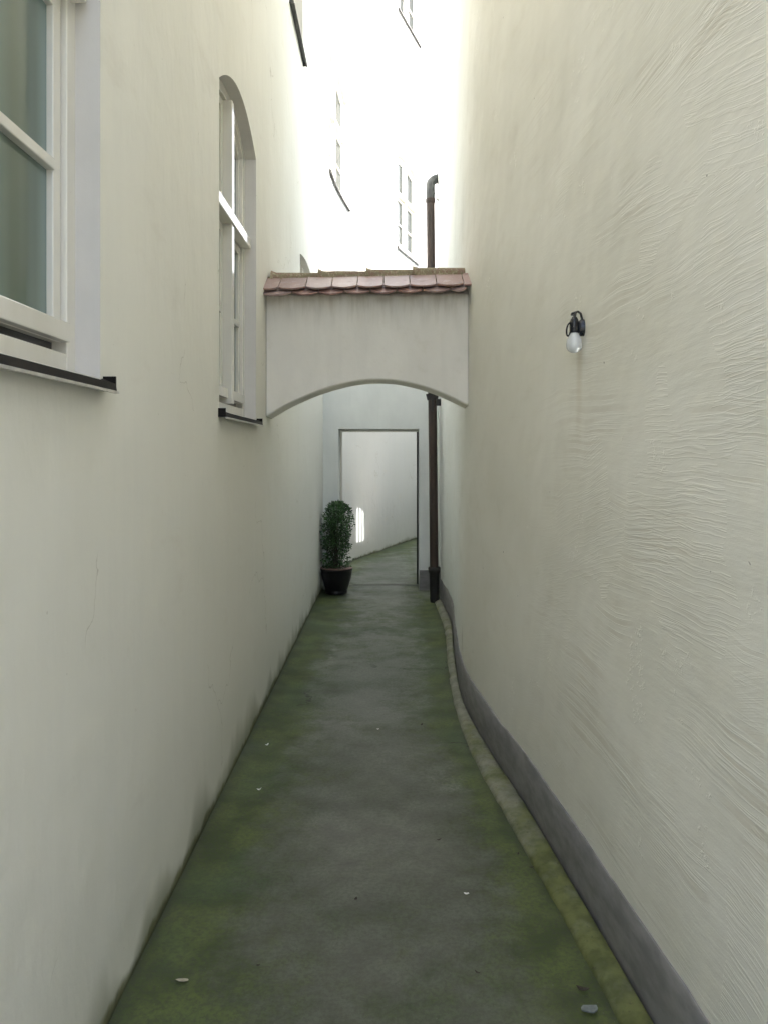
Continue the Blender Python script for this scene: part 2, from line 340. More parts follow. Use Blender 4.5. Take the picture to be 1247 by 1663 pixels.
# ------------------------------------------------------------------ mesh helpers
class MB:
    def __init__(s): s.v = []; s.f = []; s.mi = []
    def add(s, vs, fs, mi=0):
        o = len(s.v); s.v += [tuple(v) for v in vs]
        for f in fs: s.f.append(tuple(i + o for i in f)); s.mi.append(mi)
    def box(s, x0, x1, y0, y1, z0, z1, mp=None, nx=1, mi=0):
        """box with nx divisions along the first axis, through an optional mapping"""
        vs = []; fs = []
        for i in range(nx + 1):
            x = x0 + (x1 - x0) * i / nx
            for (y, z) in ((y0, z0), (y1, z0), (y1, z1), (y0, z1)): vs.append((x, y, z))
        for i in range(nx):
            a = i * 4; b = a + 4
            for k in range(4):
                k2 = (k + 1) % 4; fs.append((a + k, a + k2, b + k2, b + k))
        fs.append((3, 2, 1, 0)); e = nx * 4; fs.append((e, e + 1, e + 2, e + 3))
        if mp: vs = [mp(*v) for v in vs]
        s.add(vs, fs, mi)
    def loft(s, rings, closed=True, caps=True, mi=0):
        n = len(rings[0]); vs = [p for r in rings for p in r]; fs = []
        for i in range(len(rings) - 1):
            for k in range(n if closed else n - 1):
                k2 = (k + 1) % n; fs.append((i * n + k, i * n + k2, (i + 1) * n + k2, (i + 1) * n + k))
        if caps and closed:
            fs.append(tuple(range(n - 1, -1, -1))); e = (len(rings) - 1) * n; fs.append(tuple(range(e, e + n)))
        s.add(vs, fs, mi)
    def tube(s, pts, rad, n=12, caps=True, mi=0):
        pts = [Vector(p) for p in pts]; rings = []
        up = None
        for i, p in enumerate(pts):
            t = (pts[min(i + 1, len(pts) - 1)] - pts[max(i - 1, 0)]).normalized()
            if up is None: up = t.orthogonal().normalized()
            up = (up - t * up.dot(t)).normalized(); w = t.cross(up)
            r = rad[i] if isinstance(rad, (list, tuple)) else rad
            rings.append([p + (up * math.cos(a) + w * math.sin(a)) * r for a in [2 * math.pi * k / n for k in range(n)]])
        s.loft(rings, True, caps, mi)
    def lathe(s, prof, cx, cy, n=28, mi=0, jitter=0):
        rings = [[(cx + r * math.cos(2 * math.pi * k / n), cy + r * math.sin(2 * math.pi * k / n), z) for k in range(n)] for r, z in prof]
        s.loft(rings, True, True, mi)
    def build(s, name, mats, parent=None, origin=None, smooth=None, bevel=0.0, kind=None):
        if not isinstance(mats, (list, tuple)): mats = [mats]
        pw = Vector(parent['_w']) if parent is not None else Vector((0, 0, 0))
        ow = Vector(origin) if origin is not None else pw
        me = bpy.data.meshes.new(name)
        me.from_pydata([tuple(Vector(v) - ow) for v in s.v], [], s.f)
        for m_ in mats: me.materials.append(m_)
        if len(mats) > 1: me.polygons.foreach_set('material_index', s.mi)
        me.validate(); me.update()
        o = bpy.data.objects.new(name, me); C.objects.link(o)
        o['_w'] = tuple(ow); TMP.append(o)
        o.parent = parent; o.location = ow - pw
        import bmesh
        bm = bmesh.new(); bm.from_mesh(me)
        bmesh.ops.recalc_face_normals(bm, faces=bm.faces); bm.to_mesh(me); bm.free()
        if smooth is not None:
            me.shade_smooth()
            try: me.set_sharp_from_angle(angle=R(smooth))
            except Exception: pass
        if bevel:
            b = o.modifiers.new('bevel', 'BEVEL'); b.width = bevel; b.segments = 2; b.limit_method = 'ANGLE'; b.angle_limit = R(40)
        if kind: o['kind'] = kind
        return o
TMP = []
def tag(o, label=None, cat=None, group=None, kind=None):
    if label: o['label'] = label
    if cat: o['category'] = cat
    if group: o['group'] = group
    if kind: o['kind'] = kind
    return o
def thing(name, loc, label, cat, group=None):
    o = bpy.data.objects.new(name, None); C.objects.link(o); o.location = loc
    o.empty_display_size = 0.2; o['_w'] = tuple(loc); TMP.append(o)
    return tag(o, label, cat, group)

def interp(pts, t):
    """smooth (Catmull-Rom on uneven knots, Hermite) interpolation of (t, v...) rows"""
    n = len(pts)
    if t <= pts[0][0]: i = 0
    elif t >= pts[-1][0]: i = n - 2
    else:
        i = 0
        while not (pts[i][0] <= t <= pts[i + 1][0]): i += 1
    def slope(k):
        if k == 0: return (pts[1][1] - pts[0][1]) / (pts[1][0] - pts[0][0])
        if k == n - 1: return (pts[-1][1] - pts[-2][1]) / (pts[-1][0] - pts[-2][0])
        return (pts[k + 1][1] - pts[k - 1][1]) / (pts[k + 1][0] - pts[k - 1][0])
    h = pts[i + 1][0] - pts[i][0]; u = min(max((t - pts[i][0]) / h, 0), 1)
    a, b = pts[i][1], pts[i + 1][1]; ma, mb = slope(i) * h, slope(i + 1) * h
    u2, u3 = u * u, u * u * u
    return (2*u3-3*u2+1)*a + (u3-2*u2+u)*ma + (-2*u3+3*u2)*b + (u3-u2)*mb

Y0 = -0.6   # the alley mouth lies just behind the camera
# plan of the left facade: straight beside the alley, then bending off to the right beyond the doorway
LP = [(-5.0, -.803), (2.0, -.803), (6.0, -.803), (8.3, -.803), (9.0, -.797), (9.9, -.765), (10.8, -.695), (11.9, -.52),
      (12.85, -.198), (14.7, .435), (16.5, 1.05), (17.7, 1.46), (20.7, 2.49)]
def left_x(y): return interp(LP, y)
# arc-length table
_tab = []; _s = 0.0; _py = -5.0
while _py < 20.7:
    _tab.append((_s, _py, left_x(_py)))
    ny = _py + 0.05
    _s += math.hypot(0.05, left_x(ny) - left_x(_py)); _py = ny
def s_at(y):
    k = int((y + 5.0) / 0.05); k = max(0, min(k, len(_tab) - 2))
    a, b = _tab[k], _tab[k + 1]; f = (y - a[1]) / (b[1] - a[1]); return a[0] + f * (b[0] - a[0])
def left_map(s, d, z):
    """s along the wall, d into the wall, z up"""
    lo, hi = 0, len(_tab) - 1
    while hi - lo > 1:
        m_ = (lo + hi) // 2
        if _tab[m_][0] <= s: lo = m_
        else: hi = m_
    a, b = _tab[lo], _tab[hi]; f = (s - a[0]) / (b[0] - a[0])
    y = a[1] + f * (b[1] - a[1]); x = a[2] + f * (b[2] - a[2])
    tx = left_x(y + .05) - left_x(y - .05); ty = .1; L = math.hypot(tx, ty); tx /= L; ty /= L
    return (x - ty * d, y + tx * d, z)

LEFT_H = 11.8; LOW_H = 9.3; STEP_Y = 12.42
# openings: y0, y1, sill z, spring z, rise
OPEN = [
    dict(y=(1.12, 2.152), zb=1.862, zs=3.45, rise=.17, kind='ground', label='near'),
    dict(y=(3.672, 4.70), zb=1.862, zs=3.45, rise=.17, kind='ground'),
    dict(y=(7.05, 8.25), zb=2.75, zs=3.49, rise=.06, kind='small'),
    dict(y=(6.31, 7.29), zb=5.37, zs=7.05, rise=.14, kind='upper'),
    dict(y=(9.98, 11.55), zb=5.33, zs=6.92, rise=.16, kind='upper'),
    dict(y=(13.92, 15.14), zb=5.40, zs=7.06, rise=.10, kind='upper'),
    dict(y=(13.98, 15.24), zb=9.74, zs=11.4, rise=.10, kind='upper'),
]
for o in OPEN:
    o['s'] = (s_at(o['y'][0]), s_at(o['y'][1]))
def arch_z(o, s):
    c = (o['s'][0] + o['s'][1]) / 2; h = (o['s'][1] - o['s'][0]) / 2
    return o['zs'] + o['rise'] * (1 - min(1, ((s - c) / h) ** 2))

# ------------------------------------------------------------------ ground, path, kerb
RP = [(-5, 1.36), (0.0, .96), (1.2, .857), (2.23, .769), (2.96, .706), (3.67, .640), (4.19, .574), (5.1, .502), (6.29, .546), (7.45, .618), (8.3, .610), (8.78, .592)]
def right_x(y): return interp(RP, y)
KP = [(-5, 1.22), (0.0, .85), (1.2, .765), (2.23, .672), (2.96, .597), (3.73, .508), (4.32, .453), (5.1, .437), (6.0, .466), (7.26, .530), (8.45, .520), (8.78, .520)]
def kerb_x(y): return interp(KP, y)

g = MB(); g.add([(-400, -400, -.05), (400, -400, -.05), (400, 400, -.05), (-400, 400, -.05)], [(0, 1, 2, 3)])
tag(g.build('ground', M_GROUND), kind='structure')

def floor_sheet(name, y0, y1, x0, x1, dz, dx=.035, dy=.06):
    b = MB(); nx = int((x1 - x0) / dx); ny = int((y1 - y0) / dy); vs = []; at = []
    for j in range(ny + 1):
        y = y0 + (y1 - y0) * j / ny
        for i in range(nx + 1):
            x = x0 + (x1 - x0) * i / nx
            z = dz + .006 * mn.noise((x * 2.2, y * 1.3, 0)) + .0025 * mn.noise((x * 9, y * 7, 3))
            dl = max(0.0, x - left_x(y)) if y > 8.8 else x + .803
            dr = (kerb_x(y) - x) if y < 8.8 else 9
            z += .012 * math.exp(-max(dl, 0) / .05)
            vs.append((x, y, z))
            wl = .185 + .08 * mn.noise((y * .9, 1.7, 0)); wr = .17 + .07 * mn.noise((y * 1.1, 9.2, 0))
            m_ = 1.25 * math.exp(-(max(dl, 0) / (wl * 1.35)) ** 1.3) + .95 * math.exp(-(max(dr, 0) / wr) ** 1.3)
            if y > 8.8: m_ = .75 * math.exp(-(max(dl, 0) / .28) ** 1.2) + .35 * math.exp(-abs(x - .36) / .15)
            m_ += .20 * math.exp(-((y - 7.6) / 1.3) ** 2) + .16 * math.exp(-((y - 2.2) / .6) ** 2) + .08
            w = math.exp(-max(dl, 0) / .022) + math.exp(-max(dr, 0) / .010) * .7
            # damp stains
            w += .75 * math.exp(-((x + .38) / .13) ** 2 - ((y - 7.1) / .06) ** 2) + .5 * math.exp(-((x + .45) / .2) ** 2 - ((y - 5.35) / .05) ** 2)
            w += .55 * math.exp(-((x - .53) / .07) ** 2 - ((y - 2.33) / .05) ** 2)
            pl_ = .8 * math.exp(-((x + .455 + .03 * (y - 6.4)) / .018) ** 2) * math.exp(-((y - 6.35) / .45) ** 4)
            pl_ += .5 * math.exp(-((x + .34) / .2) ** 2 - ((y - 4.72) / .035) ** 2) + .5 * math.exp(-((x - .36) / .1) ** 2 - ((y - 7.7) / .05) ** 2)
            pl_ += .45 * math.exp(-((x - .30) / .14) ** 2 - ((y - 6.05) / .04) ** 2) + .4 * math.exp(-((x - .33) / .1) ** 2 - ((y - 3.9) / .12) ** 2)
            at.append((m_, min(1, w), pl_))
    fs = [(j * (nx + 1) + i, j * (nx + 1) + i + 1, (j + 1) * (nx + 1) + i + 1, (j + 1) * (nx + 1) + i) for j in range(ny) for i in range(nx)]
    b.add(vs, fs)
    o = b.build(name, M_FLOOR, smooth=60)
    a = o.data.attributes.new('moss', 'FLOAT_VECTOR', 'POINT')
    a.data.foreach_set('vector', [c for t in at for c in t])
    o['kind'] = 'structure'; return o
floor_sheet('path', -5, 9.73, -.95, 1.3, 0.0)
floor_sheet('passage_floor', 9.738, 18.0, -1.1, 2.6, 0.006, .06, .08)

k = MB(); rings = []
y = Y0
while y < 8.74:
    a = kerb_x(y) + .006 * mn.noise((y * 6, 0, 0)) + .004 * mn.noise((y * 21, 0, 5)); b_ = right_x(y) - .004
    w = b_ - a; hh = .030 + .006 * mn.noise((y * 3, 4, 0))
    prof = [(0, -.03), (0, .004), (.10, .016), (.30, hh * .85), (.6, hh), (.85, hh * .95), (.97, .012), (.99, -.03)]
    rings.append([(a + w * u, y, zz + .003 * mn.noise((y * 14, u * 5, 1))) for u, zz in prof]); y += .05
k.loft(rings)
tag(k.build('kerb', M_KERB, smooth=50), kind='structure')

# ------------------------------------------------------------------ left building
LB = thing('building', (-.803, 0, 0), 'long cream building on the left with arched white windows, curving right beyond the doorway', 'building')
w = MB()
ss = set()
s_end = s_at(20.0)
x = 5.0 + Y0
while x < s_end: ss.add(round(x, 4)); x += .25
ss.add(round(s_end, 4)); ss.add(round(s_at(STEP_Y), 4))
x = s_at(8.3)
while x < s_at(13.2): ss.add(round(x, 4)); x += .07
for o in OPEN:
    s0, s1 = o['s']
    ss = {v for v in ss if not (s0 - .02 < v < s1 + .02)}
for o in OPEN:
    s0, s1 = o['s']
    for i in range(17): ss.add(round(s0 + (s1 - s0) * i / 16, 5))
ss = sorted(ss)
def inside(o, a, b): return o['s'][0] - 1e-3 <= a and b <= o['s'][1] + 1e-3
for a, b in zip(ss[:-1], ss[1:]):
    cuts = sorted([o for o in OPEN if inside(o, a, b)], key=lambda o: o['zb'])
    za, zb_ = -.2, -.2
    for o in cuts + [None]:
        if o is None: ta = tb = (LEFT_H if a > s_at(STEP_Y) - 1e-4 else LOW_H)
        else: ta = tb = o['zb']
        w.add([left_map(a, 0, za), left_map(b, 0, zb_), left_map(b, 0, tb), left_map(a, 0, ta)], [(0, 1, 2, 3)])
        if o is not None: za, zb_ = arch_z(o, a), arch_z(o, b)
RD = .24
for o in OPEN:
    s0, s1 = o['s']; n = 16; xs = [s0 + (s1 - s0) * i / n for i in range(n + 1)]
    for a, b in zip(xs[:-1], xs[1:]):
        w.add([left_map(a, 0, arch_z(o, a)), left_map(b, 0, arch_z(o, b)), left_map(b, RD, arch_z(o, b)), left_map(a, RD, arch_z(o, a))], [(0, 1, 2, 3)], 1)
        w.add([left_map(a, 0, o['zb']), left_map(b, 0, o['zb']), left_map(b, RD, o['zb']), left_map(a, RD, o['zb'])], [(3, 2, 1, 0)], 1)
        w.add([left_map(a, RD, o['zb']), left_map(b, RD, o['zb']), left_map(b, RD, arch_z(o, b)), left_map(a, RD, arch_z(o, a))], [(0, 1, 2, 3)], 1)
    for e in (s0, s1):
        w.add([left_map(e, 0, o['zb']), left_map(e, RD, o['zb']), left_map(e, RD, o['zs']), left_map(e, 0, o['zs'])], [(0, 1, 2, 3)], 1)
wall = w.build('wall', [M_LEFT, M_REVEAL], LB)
import bmesh
bm = bmesh.new(); bm.from_mesh(wall.data); bmesh.ops.remove_doubles(bm, verts=bm.verts, dist=.0008)
bmesh.ops.recalc_face_normals(bm, faces=bm.faces); bm.to_mesh(wall.data); bm.free()
wall.data.shade_flat()
# the body of the house behind the facade: back wall, end walls and a flat roof with an eave
bd = MB(); rf = MB()
for ya, yb_, hh in ((Y0, STEP_Y, LOW_H), (STEP_Y, 19.99, LEFT_H)):
    n = int((yb_ - ya) / .3)
    plan = [left_map(s_at(ya + (yb_ - ya) * i / n), .30, 0)[:2] for i in range(n + 1)] + [(-6.5, yb_), (-6.5, ya)]
    bd.loft([[(p[0], p[1], -.2) for p in plan], [(p[0], p[1], hh - .01) for p in plan]])
    pl = [left_map(s_at(ya + (yb_ - ya) * i / n), -.12, 0)[:2] for i in range(n + 1)] + [(-6.7, yb_), (-6.7, ya)]
    rf.loft([[(p[0], p[1], hh + .01) for p in pl], [(p[0], p[1], hh + .16) for p in pl]])
    for yc in (ya + .01, yb_ - .01): bd.box(-1.2, left_map(s_at(yc), .004, 0)[0] , yc - .008, yc + .008, -.2, hh - .005)
bd.build('rear_wall', M_ARCH, LB)
rf.build('roof', M_FAR, LB)

def ring_arched(mb, o, s0, s1, z0, topf, t, d0, d1, tb=None, nx=8):
    """rectangular sash ring whose head follows topf(s)"""
    tb = t if tb is None else tb
    mb.box(s0, s0 + t, d0, d1, z0, topf(s0 + t / 2) - t * .5, left_map)
    mb.box(s1 - t, s1, d0, d1, z0, topf(s1 - t / 2) - t * .5, left_map)
    mb.box(s0 + t, s1 - t, d0 + .001, d1, z0, z0 + tb, left_map, nx)
    rings = []
    for i in range(nx + 1):
        s = s0 + (s1 - s0) * i / nx; z = topf(s)
        rings.append([left_map(s, dd, zz) for dd, zz in ((d0 - .001, z - t), (d1, z - t), (d1, z), (d0 - .001, z))])
    mb.loft(rings)
def pane_sheet(mb, s0, s1, z0, topf, d, nx=6):
    vs = []
    for i in range(nx + 1):
        s = s0 + (s1 - s0) * i / nx
        for dd in (d, d + .004):
            vs += [left_map(s, dd, z0), left_map(s, dd, topf(s))]
    fs = []
    for i in range(nx):
        a = i * 4; b = a + 4
        fs += [(a, b, b + 1, a + 1), (a + 2, a + 3, b + 3, b + 2), (a + 1, b + 1, b + 3, a + 3), (a, a + 2, b + 2, b)]
    fs += [(0, 1, 3, 2), (nx * 4, nx * 4 + 2, nx * 4 + 3, nx * 4 + 1)]
    mb.add(vs, fs)

def make_window(o, label=None):
    s0, s1 = o['s']; zb, zs = o['zb'], o['zs']; scn = (s0 + s1) / 2; top = lambda s: arch_z(o, s)
    H = zs - zb; far = o['kind'] != 'ground'
    org = left_map(scn, .07, zb)
    F = .055; fd0, fd1 = .070, .135
    f = MB()
    f.box(s0 - .004, s0 + F, fd0, fd1, zb - .004, top(s0 + F) - .02, left_map); f.box(s1 - F, s1 + .004, fd0, fd1, zb - .004, top(s1 - F) - .02, left_map)
    f.box(s0 + F, s1 - F, fd0 + .001, fd1, zb - .004, zb + .062, left_map, 4)
    n = 14; rings = []
    for i in range(n + 1):
        s = s0 + (s1 - s0) * i / n; z = top(s) + .004
        rings.append([left_map(s, dd, zz) for dd, zz in ((fd0 - .001, z - F), (fd1, z - F), (fd1, z), (fd0 - .001, z))])
    f.loft(rings)
    GL = M_GLASS2 if o['kind'] == 'upper' else M_GLASS
    win = f.build('window', M_PAINT, LB, org, bevel=.003)
    if label: win['label'] = label
    trz = zb + (1.035 if o['kind'] == 'ground' else H * (.60 if o['kind'] == 'upper' else .5))
    TH = .062
    b = MB(); b.box(scn - .030, scn + .030, .036, .12, zb + .062, trz, left_map); b.box(scn - .030, scn + .030, .036, .12, trz + TH, top(scn) - F, left_map)
    b.build('mullion', M_PAINT, win, bevel=.004)
    b = MB(); b.box(s0 + .022, s1 - .022, .028, .12, trz, trz + TH, left_map, 6)
    b.box(s0 + .022, s1 - .022, .045, .12, trz + TH + .004, trz + TH + .022, left_map, 6)
    b.build('transom', M_PAINT, win, bevel=.004)
    mun = zb + (.545 if o['kind'] == 'ground' else (trz - zb) * .5)
    for side in (0, 1):
        a0, a1 = (s0 + F + .004, scn - .034) if side == 0 else (scn + .034, s1 - F - .004)
        sb = MB(); zl = zb + .092
        flat = lambda s, t=trz - .006: t
        ring_arched(sb, o, a0, a1, zl, flat, .046, .086, .125, .062)
        sb.box(a0, a1, .058, .086, zl, zl + .052, left_map, 2)          # weather bar along the bottom rail
        sash = sb.build('sash', M_PAINT, win, bevel=.003)
        b = MB(); b.box(a0 + .040, a1 - .040, .082, .118, mun, mun + .030, left_map, 2); b.build('muntin', M_PAINT, win, bevel=.003)
        for (z0, z1) in ((zl + .055, mun + .004), (mun + .026, trz - .045)):
            b = MB(); pane_sheet(b, a0 + .038, a1 - .038, z0, lambda s, t=z1: t, .104); b.build('pane', GL, win)
        tf = lambda s: top(s) - F - .004
        ub = MB(); ring_arched(ub, o, a0, a1, trz + TH + .026, tf, .040, .086, .125)
        ub.build('sash', M_PAINT, win, bevel=.003)
        b = MB(); pane_sheet(b, a0 + .034, a1 - .034, trz + TH + .05, lambda s: tf(s) - .03, .104); b.build('pane', GL, win)
    # dark slot under the sashes
    b = MB(); b.box(s0 + F, s1 - F, .112, .13, zb + .06, zb + .10, left_map, 2); b.build('drip_channel', M_BLACKP, win)
    # sheet metal sill
    m1 = M_SILL if not far else M_FAR
    b = MB(); e0, e1 = s0 - .022, s1 + .022; n = 10; rings = []
    for i in range(n + 1):
        s = e0 + (e1 - e0) * i / n
        out = -.036
        inn = .068 if (s0 < s < s1) else .002
        rings.append([left_map(s, dd, zz) for dd, zz in ((inn, zb - .006), (inn, zb + .004), (out, zb - .012), (out - .003, zb - .034), (out, zb - .034), (out + .003, zb - .018))])
    b.loft(rings)
    for e in (e0, e1): b.box(e - .003, e + .003, -.036, .002, zb - .034, zb + .008, left_map)
    b.box(e0 - .004, e1 + .004, out - .008, out + .002, zb - .041, zb - .034, left_map, 10, mi=1)
    b.build('sill', [m1, M_BEAD if not far else M_FAR], win)
    return win
for o in OPEN: make_window(o)

# ------------------------------------------------------------------ right building
RB = thing('building', (.7, 0, 0), 'tall cream building on the right with rough trowelled plaster and a grey painted foot', 'building')
RIGHT_H = 7.9
def wall_rx(y, z):
    b = right_x(y) + .008
    zz = min(z, 5.0)
    f = min(1, max(0, (y - 5.4) / 2.0)); near_l = .008 * min(z, 3.2); far_l = -.0105 * zz
    v = b + near_l * (1 - f) + far_l * f
    v += .006 * mn.noise((y * 1.2, z * 1.1, 3)) * min(1, z) + .0022 * mn.noise((y * 4, z * 5, 8))
    return v
w = MB(); ys = []; y = Y0
while y < 8.79:
    ys.append(y); y += .10 if y > .8 else .4
ys.append(8.80)
zs_ = [-.2, 0, .12, .25] + [.25 + .12 * i for i in range(1, 36)] + [5 + .5 * i for i in range(0, 6)] + [RIGHT_H]
vs = [(wall_rx(y, z), y, z) for y in ys for z in zs_]
nz_ = len(zs_)
# rounded corner, then the return wall facing the yard
cor = []
for t in range(1, 7):
    a = math.pi / 2 * t / 6; cor.append((.10 * (1 - math.cos(a)), .10 * math.sin(a)))
cols = len(ys)
for dx_, dy_ in cor: vs += [(wall_rx(8.8, z) + dx_, 8.8 + dy_, z) for z in zs_]; cols += 1
vs += [(9.0, 8.9, z) for z in zs_]; cols += 1
fs = [(i * nz_ + j, (i + 1) * nz_ + j, (i + 1) * nz_ + j + 1, i * nz_ + j + 1) for i in range(cols - 1) for j in range(nz_ - 1)]
w.add(vs, fs)
w.add([(wall_rx(Y0, z), Y0, z) for z in (-.2, RIGHT_H)] + [(9.0, Y0, RIGHT_H), (9.0, Y0, -.2)], [(0, 1, 2, 3)])
w.add([(9.0, Y0, -.2), (9.0, 8.9, -.2), (9.0, 8.9, RIGHT_H), (9.0, Y0, RIGHT_H)], [(0, 1, 2, 3)])
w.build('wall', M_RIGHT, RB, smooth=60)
rf = MB(); rf.loft([[(x_, y_, z_) for x_, y_ in ((.98, Y0 - .1), (.62, 3.0), (.44, 5.0), (.46, 9.0), (9.2, 9.0), (9.2, Y0 - .1))] for z_ in (RIGHT_H, RIGHT_H + .2)])
rf.build('roof', M_FAR, RB)
p = MB(); rings = []; y = Y0
while y < 8.80:
    t = .232 + .010 * mn.noise((y * 2.3, 1, 0)) + .006 * mn.noise((y * 9, 4, 0)); xw = right_x(y)
    bx_ = wall_rx(y, .1) + .012
    rings.append([(bx_, y, -.1), (xw, y, -.1), (xw - .001, y, t * .5), (xw, y, t - .006), (xw + .004, y, t), (max(bx_, wall_rx(y, t) + .01), y, t + .001)]); y += .05
p.loft(rings); p.build('plinth', M_PLINTH, RB, smooth=50)

# ------------------------------------------------------------------ doorway wall across the alley
DY = 9.35
DW = thing('doorway_wall', (0, DY, 0), 'pale plastered cross wall with a plain rectangular doorway behind the potted shrub', 'wall')
dx0, dx1, dzt = (550 - 630) * DY / 1250, (680.5 - 630) * DY / 1250, EYE + 41.5 * DY / 1250
TH = .36; DH = 3.4
outer_l, outer_r = -.90, 2.6
w = MB()
w.box(outer_l, dx0, DY, DY + TH, -.1, DH); w.box(dx1, outer_r, DY, DY + TH, -.1, DH); w.box(dx0, dx1, DY, DY + TH, dzt, DH)
ow = w.build('wall', M_DOORW, DW)
bm = bmesh.new(); bm.from_mesh(ow.data); bmesh.ops.remove_doubles(bm, verts=bm.verts, dist=.0005); bm.to_mesh(ow.data); bm.free()
w = MB(); w.box(.98, 1.18, 8.86, DY - .002, -.1, 5.6); w.box(.98, 2.6, DY + .001, DY + TH - .001, DH + .062, 5.6); w.build('wall', M_DOORW, DW)  # unseen pieces added to stop sun leaking in around the doorway wall
c = MB(); c.box(outer_l, outer_r, DY - .03, DY + TH + .03, DH + .002, DH + .06); c.build('coping', M_FAR, DW, bevel=.005)
# painted edge lining the opening
f = MB()
f.box(dx0 + .001, dx0 + .026, DY + .27, DY + .33, 0, dzt - .001); 
f.box(dx0 + .026, dx1 - .001, DY + .27, DY + .33, dzt - .028, dzt - .001)
f.build('door_frame', M_PAINT, DW)
q = MB(); q.box(dx1 + .003, 1.3, DY - .008, DY, -.02, .245); q.build('plinth', M_PLINTH, DW)
# black steel leaf, folded back along the line of sight of the passage
ang = math.atan2(.358, DY + .30)
dl = MB(); L = .88; hx, hy = .3545, DY + .245
ux, uy = math.sin(ang * 1.05), math.cos(ang * 1.05)
def leaf(a, t): return (hx + ux * a + uy * t, hy + uy * a - ux * t)
def leaf_box(mb, a0, a1, t0, t1, z0, z1):
    p4 = [leaf(a0, t0), leaf(a1, t0), leaf(a1, t1), leaf(a0, t1)]
    mb.loft([[(x, y, z0) for x, y in p4], [(x, y, z1) for x, y in p4]])
leaf_box(dl, 0, L, 0, .020, .035, dzt - .03)
door = dl.build('door', M_IRON, DW, (hx, hy, 0))

# ------------------------------------------------------------------ unseen sun-blocking passage wall beyond the door with a barred arched opening
PW = thing('passage_wall', (1.42, 12.66, 0), 'cream wall on the right of the passage beyond the doorway, with a barred arched opening', 'wall')
PH = 3.75
def pmap(s, d, z):
    # s along (0 at y=9.75), d away from the passage
    return (.43 + .3236 * s + .9462 * d, 9.76 + .9462 * s - .3236 * d, z)
w = MB(); os_, oe = 2.82, 3.40; ozb, ozs, orise = 1.76, 2.22, .27; n = 12
w.box(0, .8, 0, .2, -.1, PH, pmap); PH = 6.0  # the hidden stretch is raised to keep sun out of the passage
w.box(9.4, 9.6, -1.75, .2, -.1, PH, pmap)  # unseen end wall added to shut out skylight from the far end
for a, b in ((.8, os_), (oe, 9.4)): w.box(a, b, 0, .2, -.1, PH, pmap)
w.box(os_, oe, 0, .2, -.1, ozb, pmap)
rings = []
for i in range(n + 1):
    s = os_ + (oe - os_) * i / n; u = (i / n) * 2 - 1; z = ozs + orise * math.sqrt(max(0, 1 - u * u))
    rings.append([pmap(s, 0, z), pmap(s, .2, z), pmap(s, .2, PH), pmap(s, 0, PH)])
w.loft(rings)
w.build('wall', M_DOORW, PW)
for i in range(4):
    s = os_ + (oe - os_) * (i + .8) / 4.6
    b = MB(); b.tube([pmap(s, .1, ozb - .01), pmap(s, .1, ozs + orise)], .024, 8); b.build('bar', M_IRON, PW)

# ------------------------------------------------------------------ arch across the alley
AY, AT = 5.07, .25
AX0 = -.806
def px(X): return (X - 630) * AY / 1250
def pz(Yp): return EYE + (738 - Yp) * AY / 1250
ARW = thing('archway', (px(595), AY, pz(618)), 'low plastered arch with a small red tiled roof bridging the alley between the two buildings', 'archway')
curve = [(-.81, pz(678)), (px(434), pz(676.5)), (px(458), pz(662)), (px(483), pz(649.5)), (px(520), pz(634.5)), (px(562), pz(622.5)), (px(590), pz(618)), (px(605), pz(617)), (px(625), pz(617)),
         (px(648), pz(619)), (px(684), pz(627)), (px(715), pz(638)), (px(740), pz(649)), (px(759), pz(658.5)), (.60, pz(664))]
cv = [(a, b) for a, b in curve]
def arch_bot(x): return interp(cv, x)
ztop = 2.70
w = MB(); rings = []; n = 60
for i in range(n + 1):
    x = -.81 + (.60 + .81) * i / n; wob = .0018 * mn.noise((x * 3, 0, 0))
    zb_ = arch_bot(x); rings.append([(x, AY + wob, zb_), (x, AY + AT, zb_ - .004), (x, AY + AT, ztop), (x, AY + AT / 2, ztop + .11), (x, AY + wob, ztop)])
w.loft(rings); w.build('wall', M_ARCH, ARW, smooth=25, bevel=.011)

RY = AY + AT / 2; SL = math.atan2(.164, .235)
def roof_pt(x, u, h, front=True, lift=0):
    """u down the slope from the ridge, h above the slope"""
    sgn = -1 if front else 1
    return (x, RY + sgn * (u * math.cos(SL) - h * -math.sin(SL)) * 1.0, 2.835 + lift - u * math.sin(SL) + h * math.cos(SL))
def tile_mesh(x0, x1, u0, u1, h0, h1, front, sag, tilt):
    mb = MB(); n = 8; W = x1 - x0
    top = []; bot = []
    outline = [(x0 + .0025, u0)]
    for i in range(n + 1):
        t = i / n; outline.append((x0 + .0025 + (W - .005) * t, u1 - sag * (2 * t - 1) ** 2))
    outline.append((x1 - .0025, u0))
    rings = []
    for dh in (0, .013):
        rings.append([roof_pt(x, u, h0 + (h1 - h0) * (u - u0) / (u1 - u0) + dh + tilt * (x - (x0 + x1) / 2), front, .030 * (x + .8) / 1.33) for x, u in outline])
    mb.loft(rings); return mb
joints = [px(v) for v in (427.5, 455, 498.2, 539.8, 580.8, 622.8, 665.0, 707.5, 750.5)] + [.545]
rnd = random.Random(3)
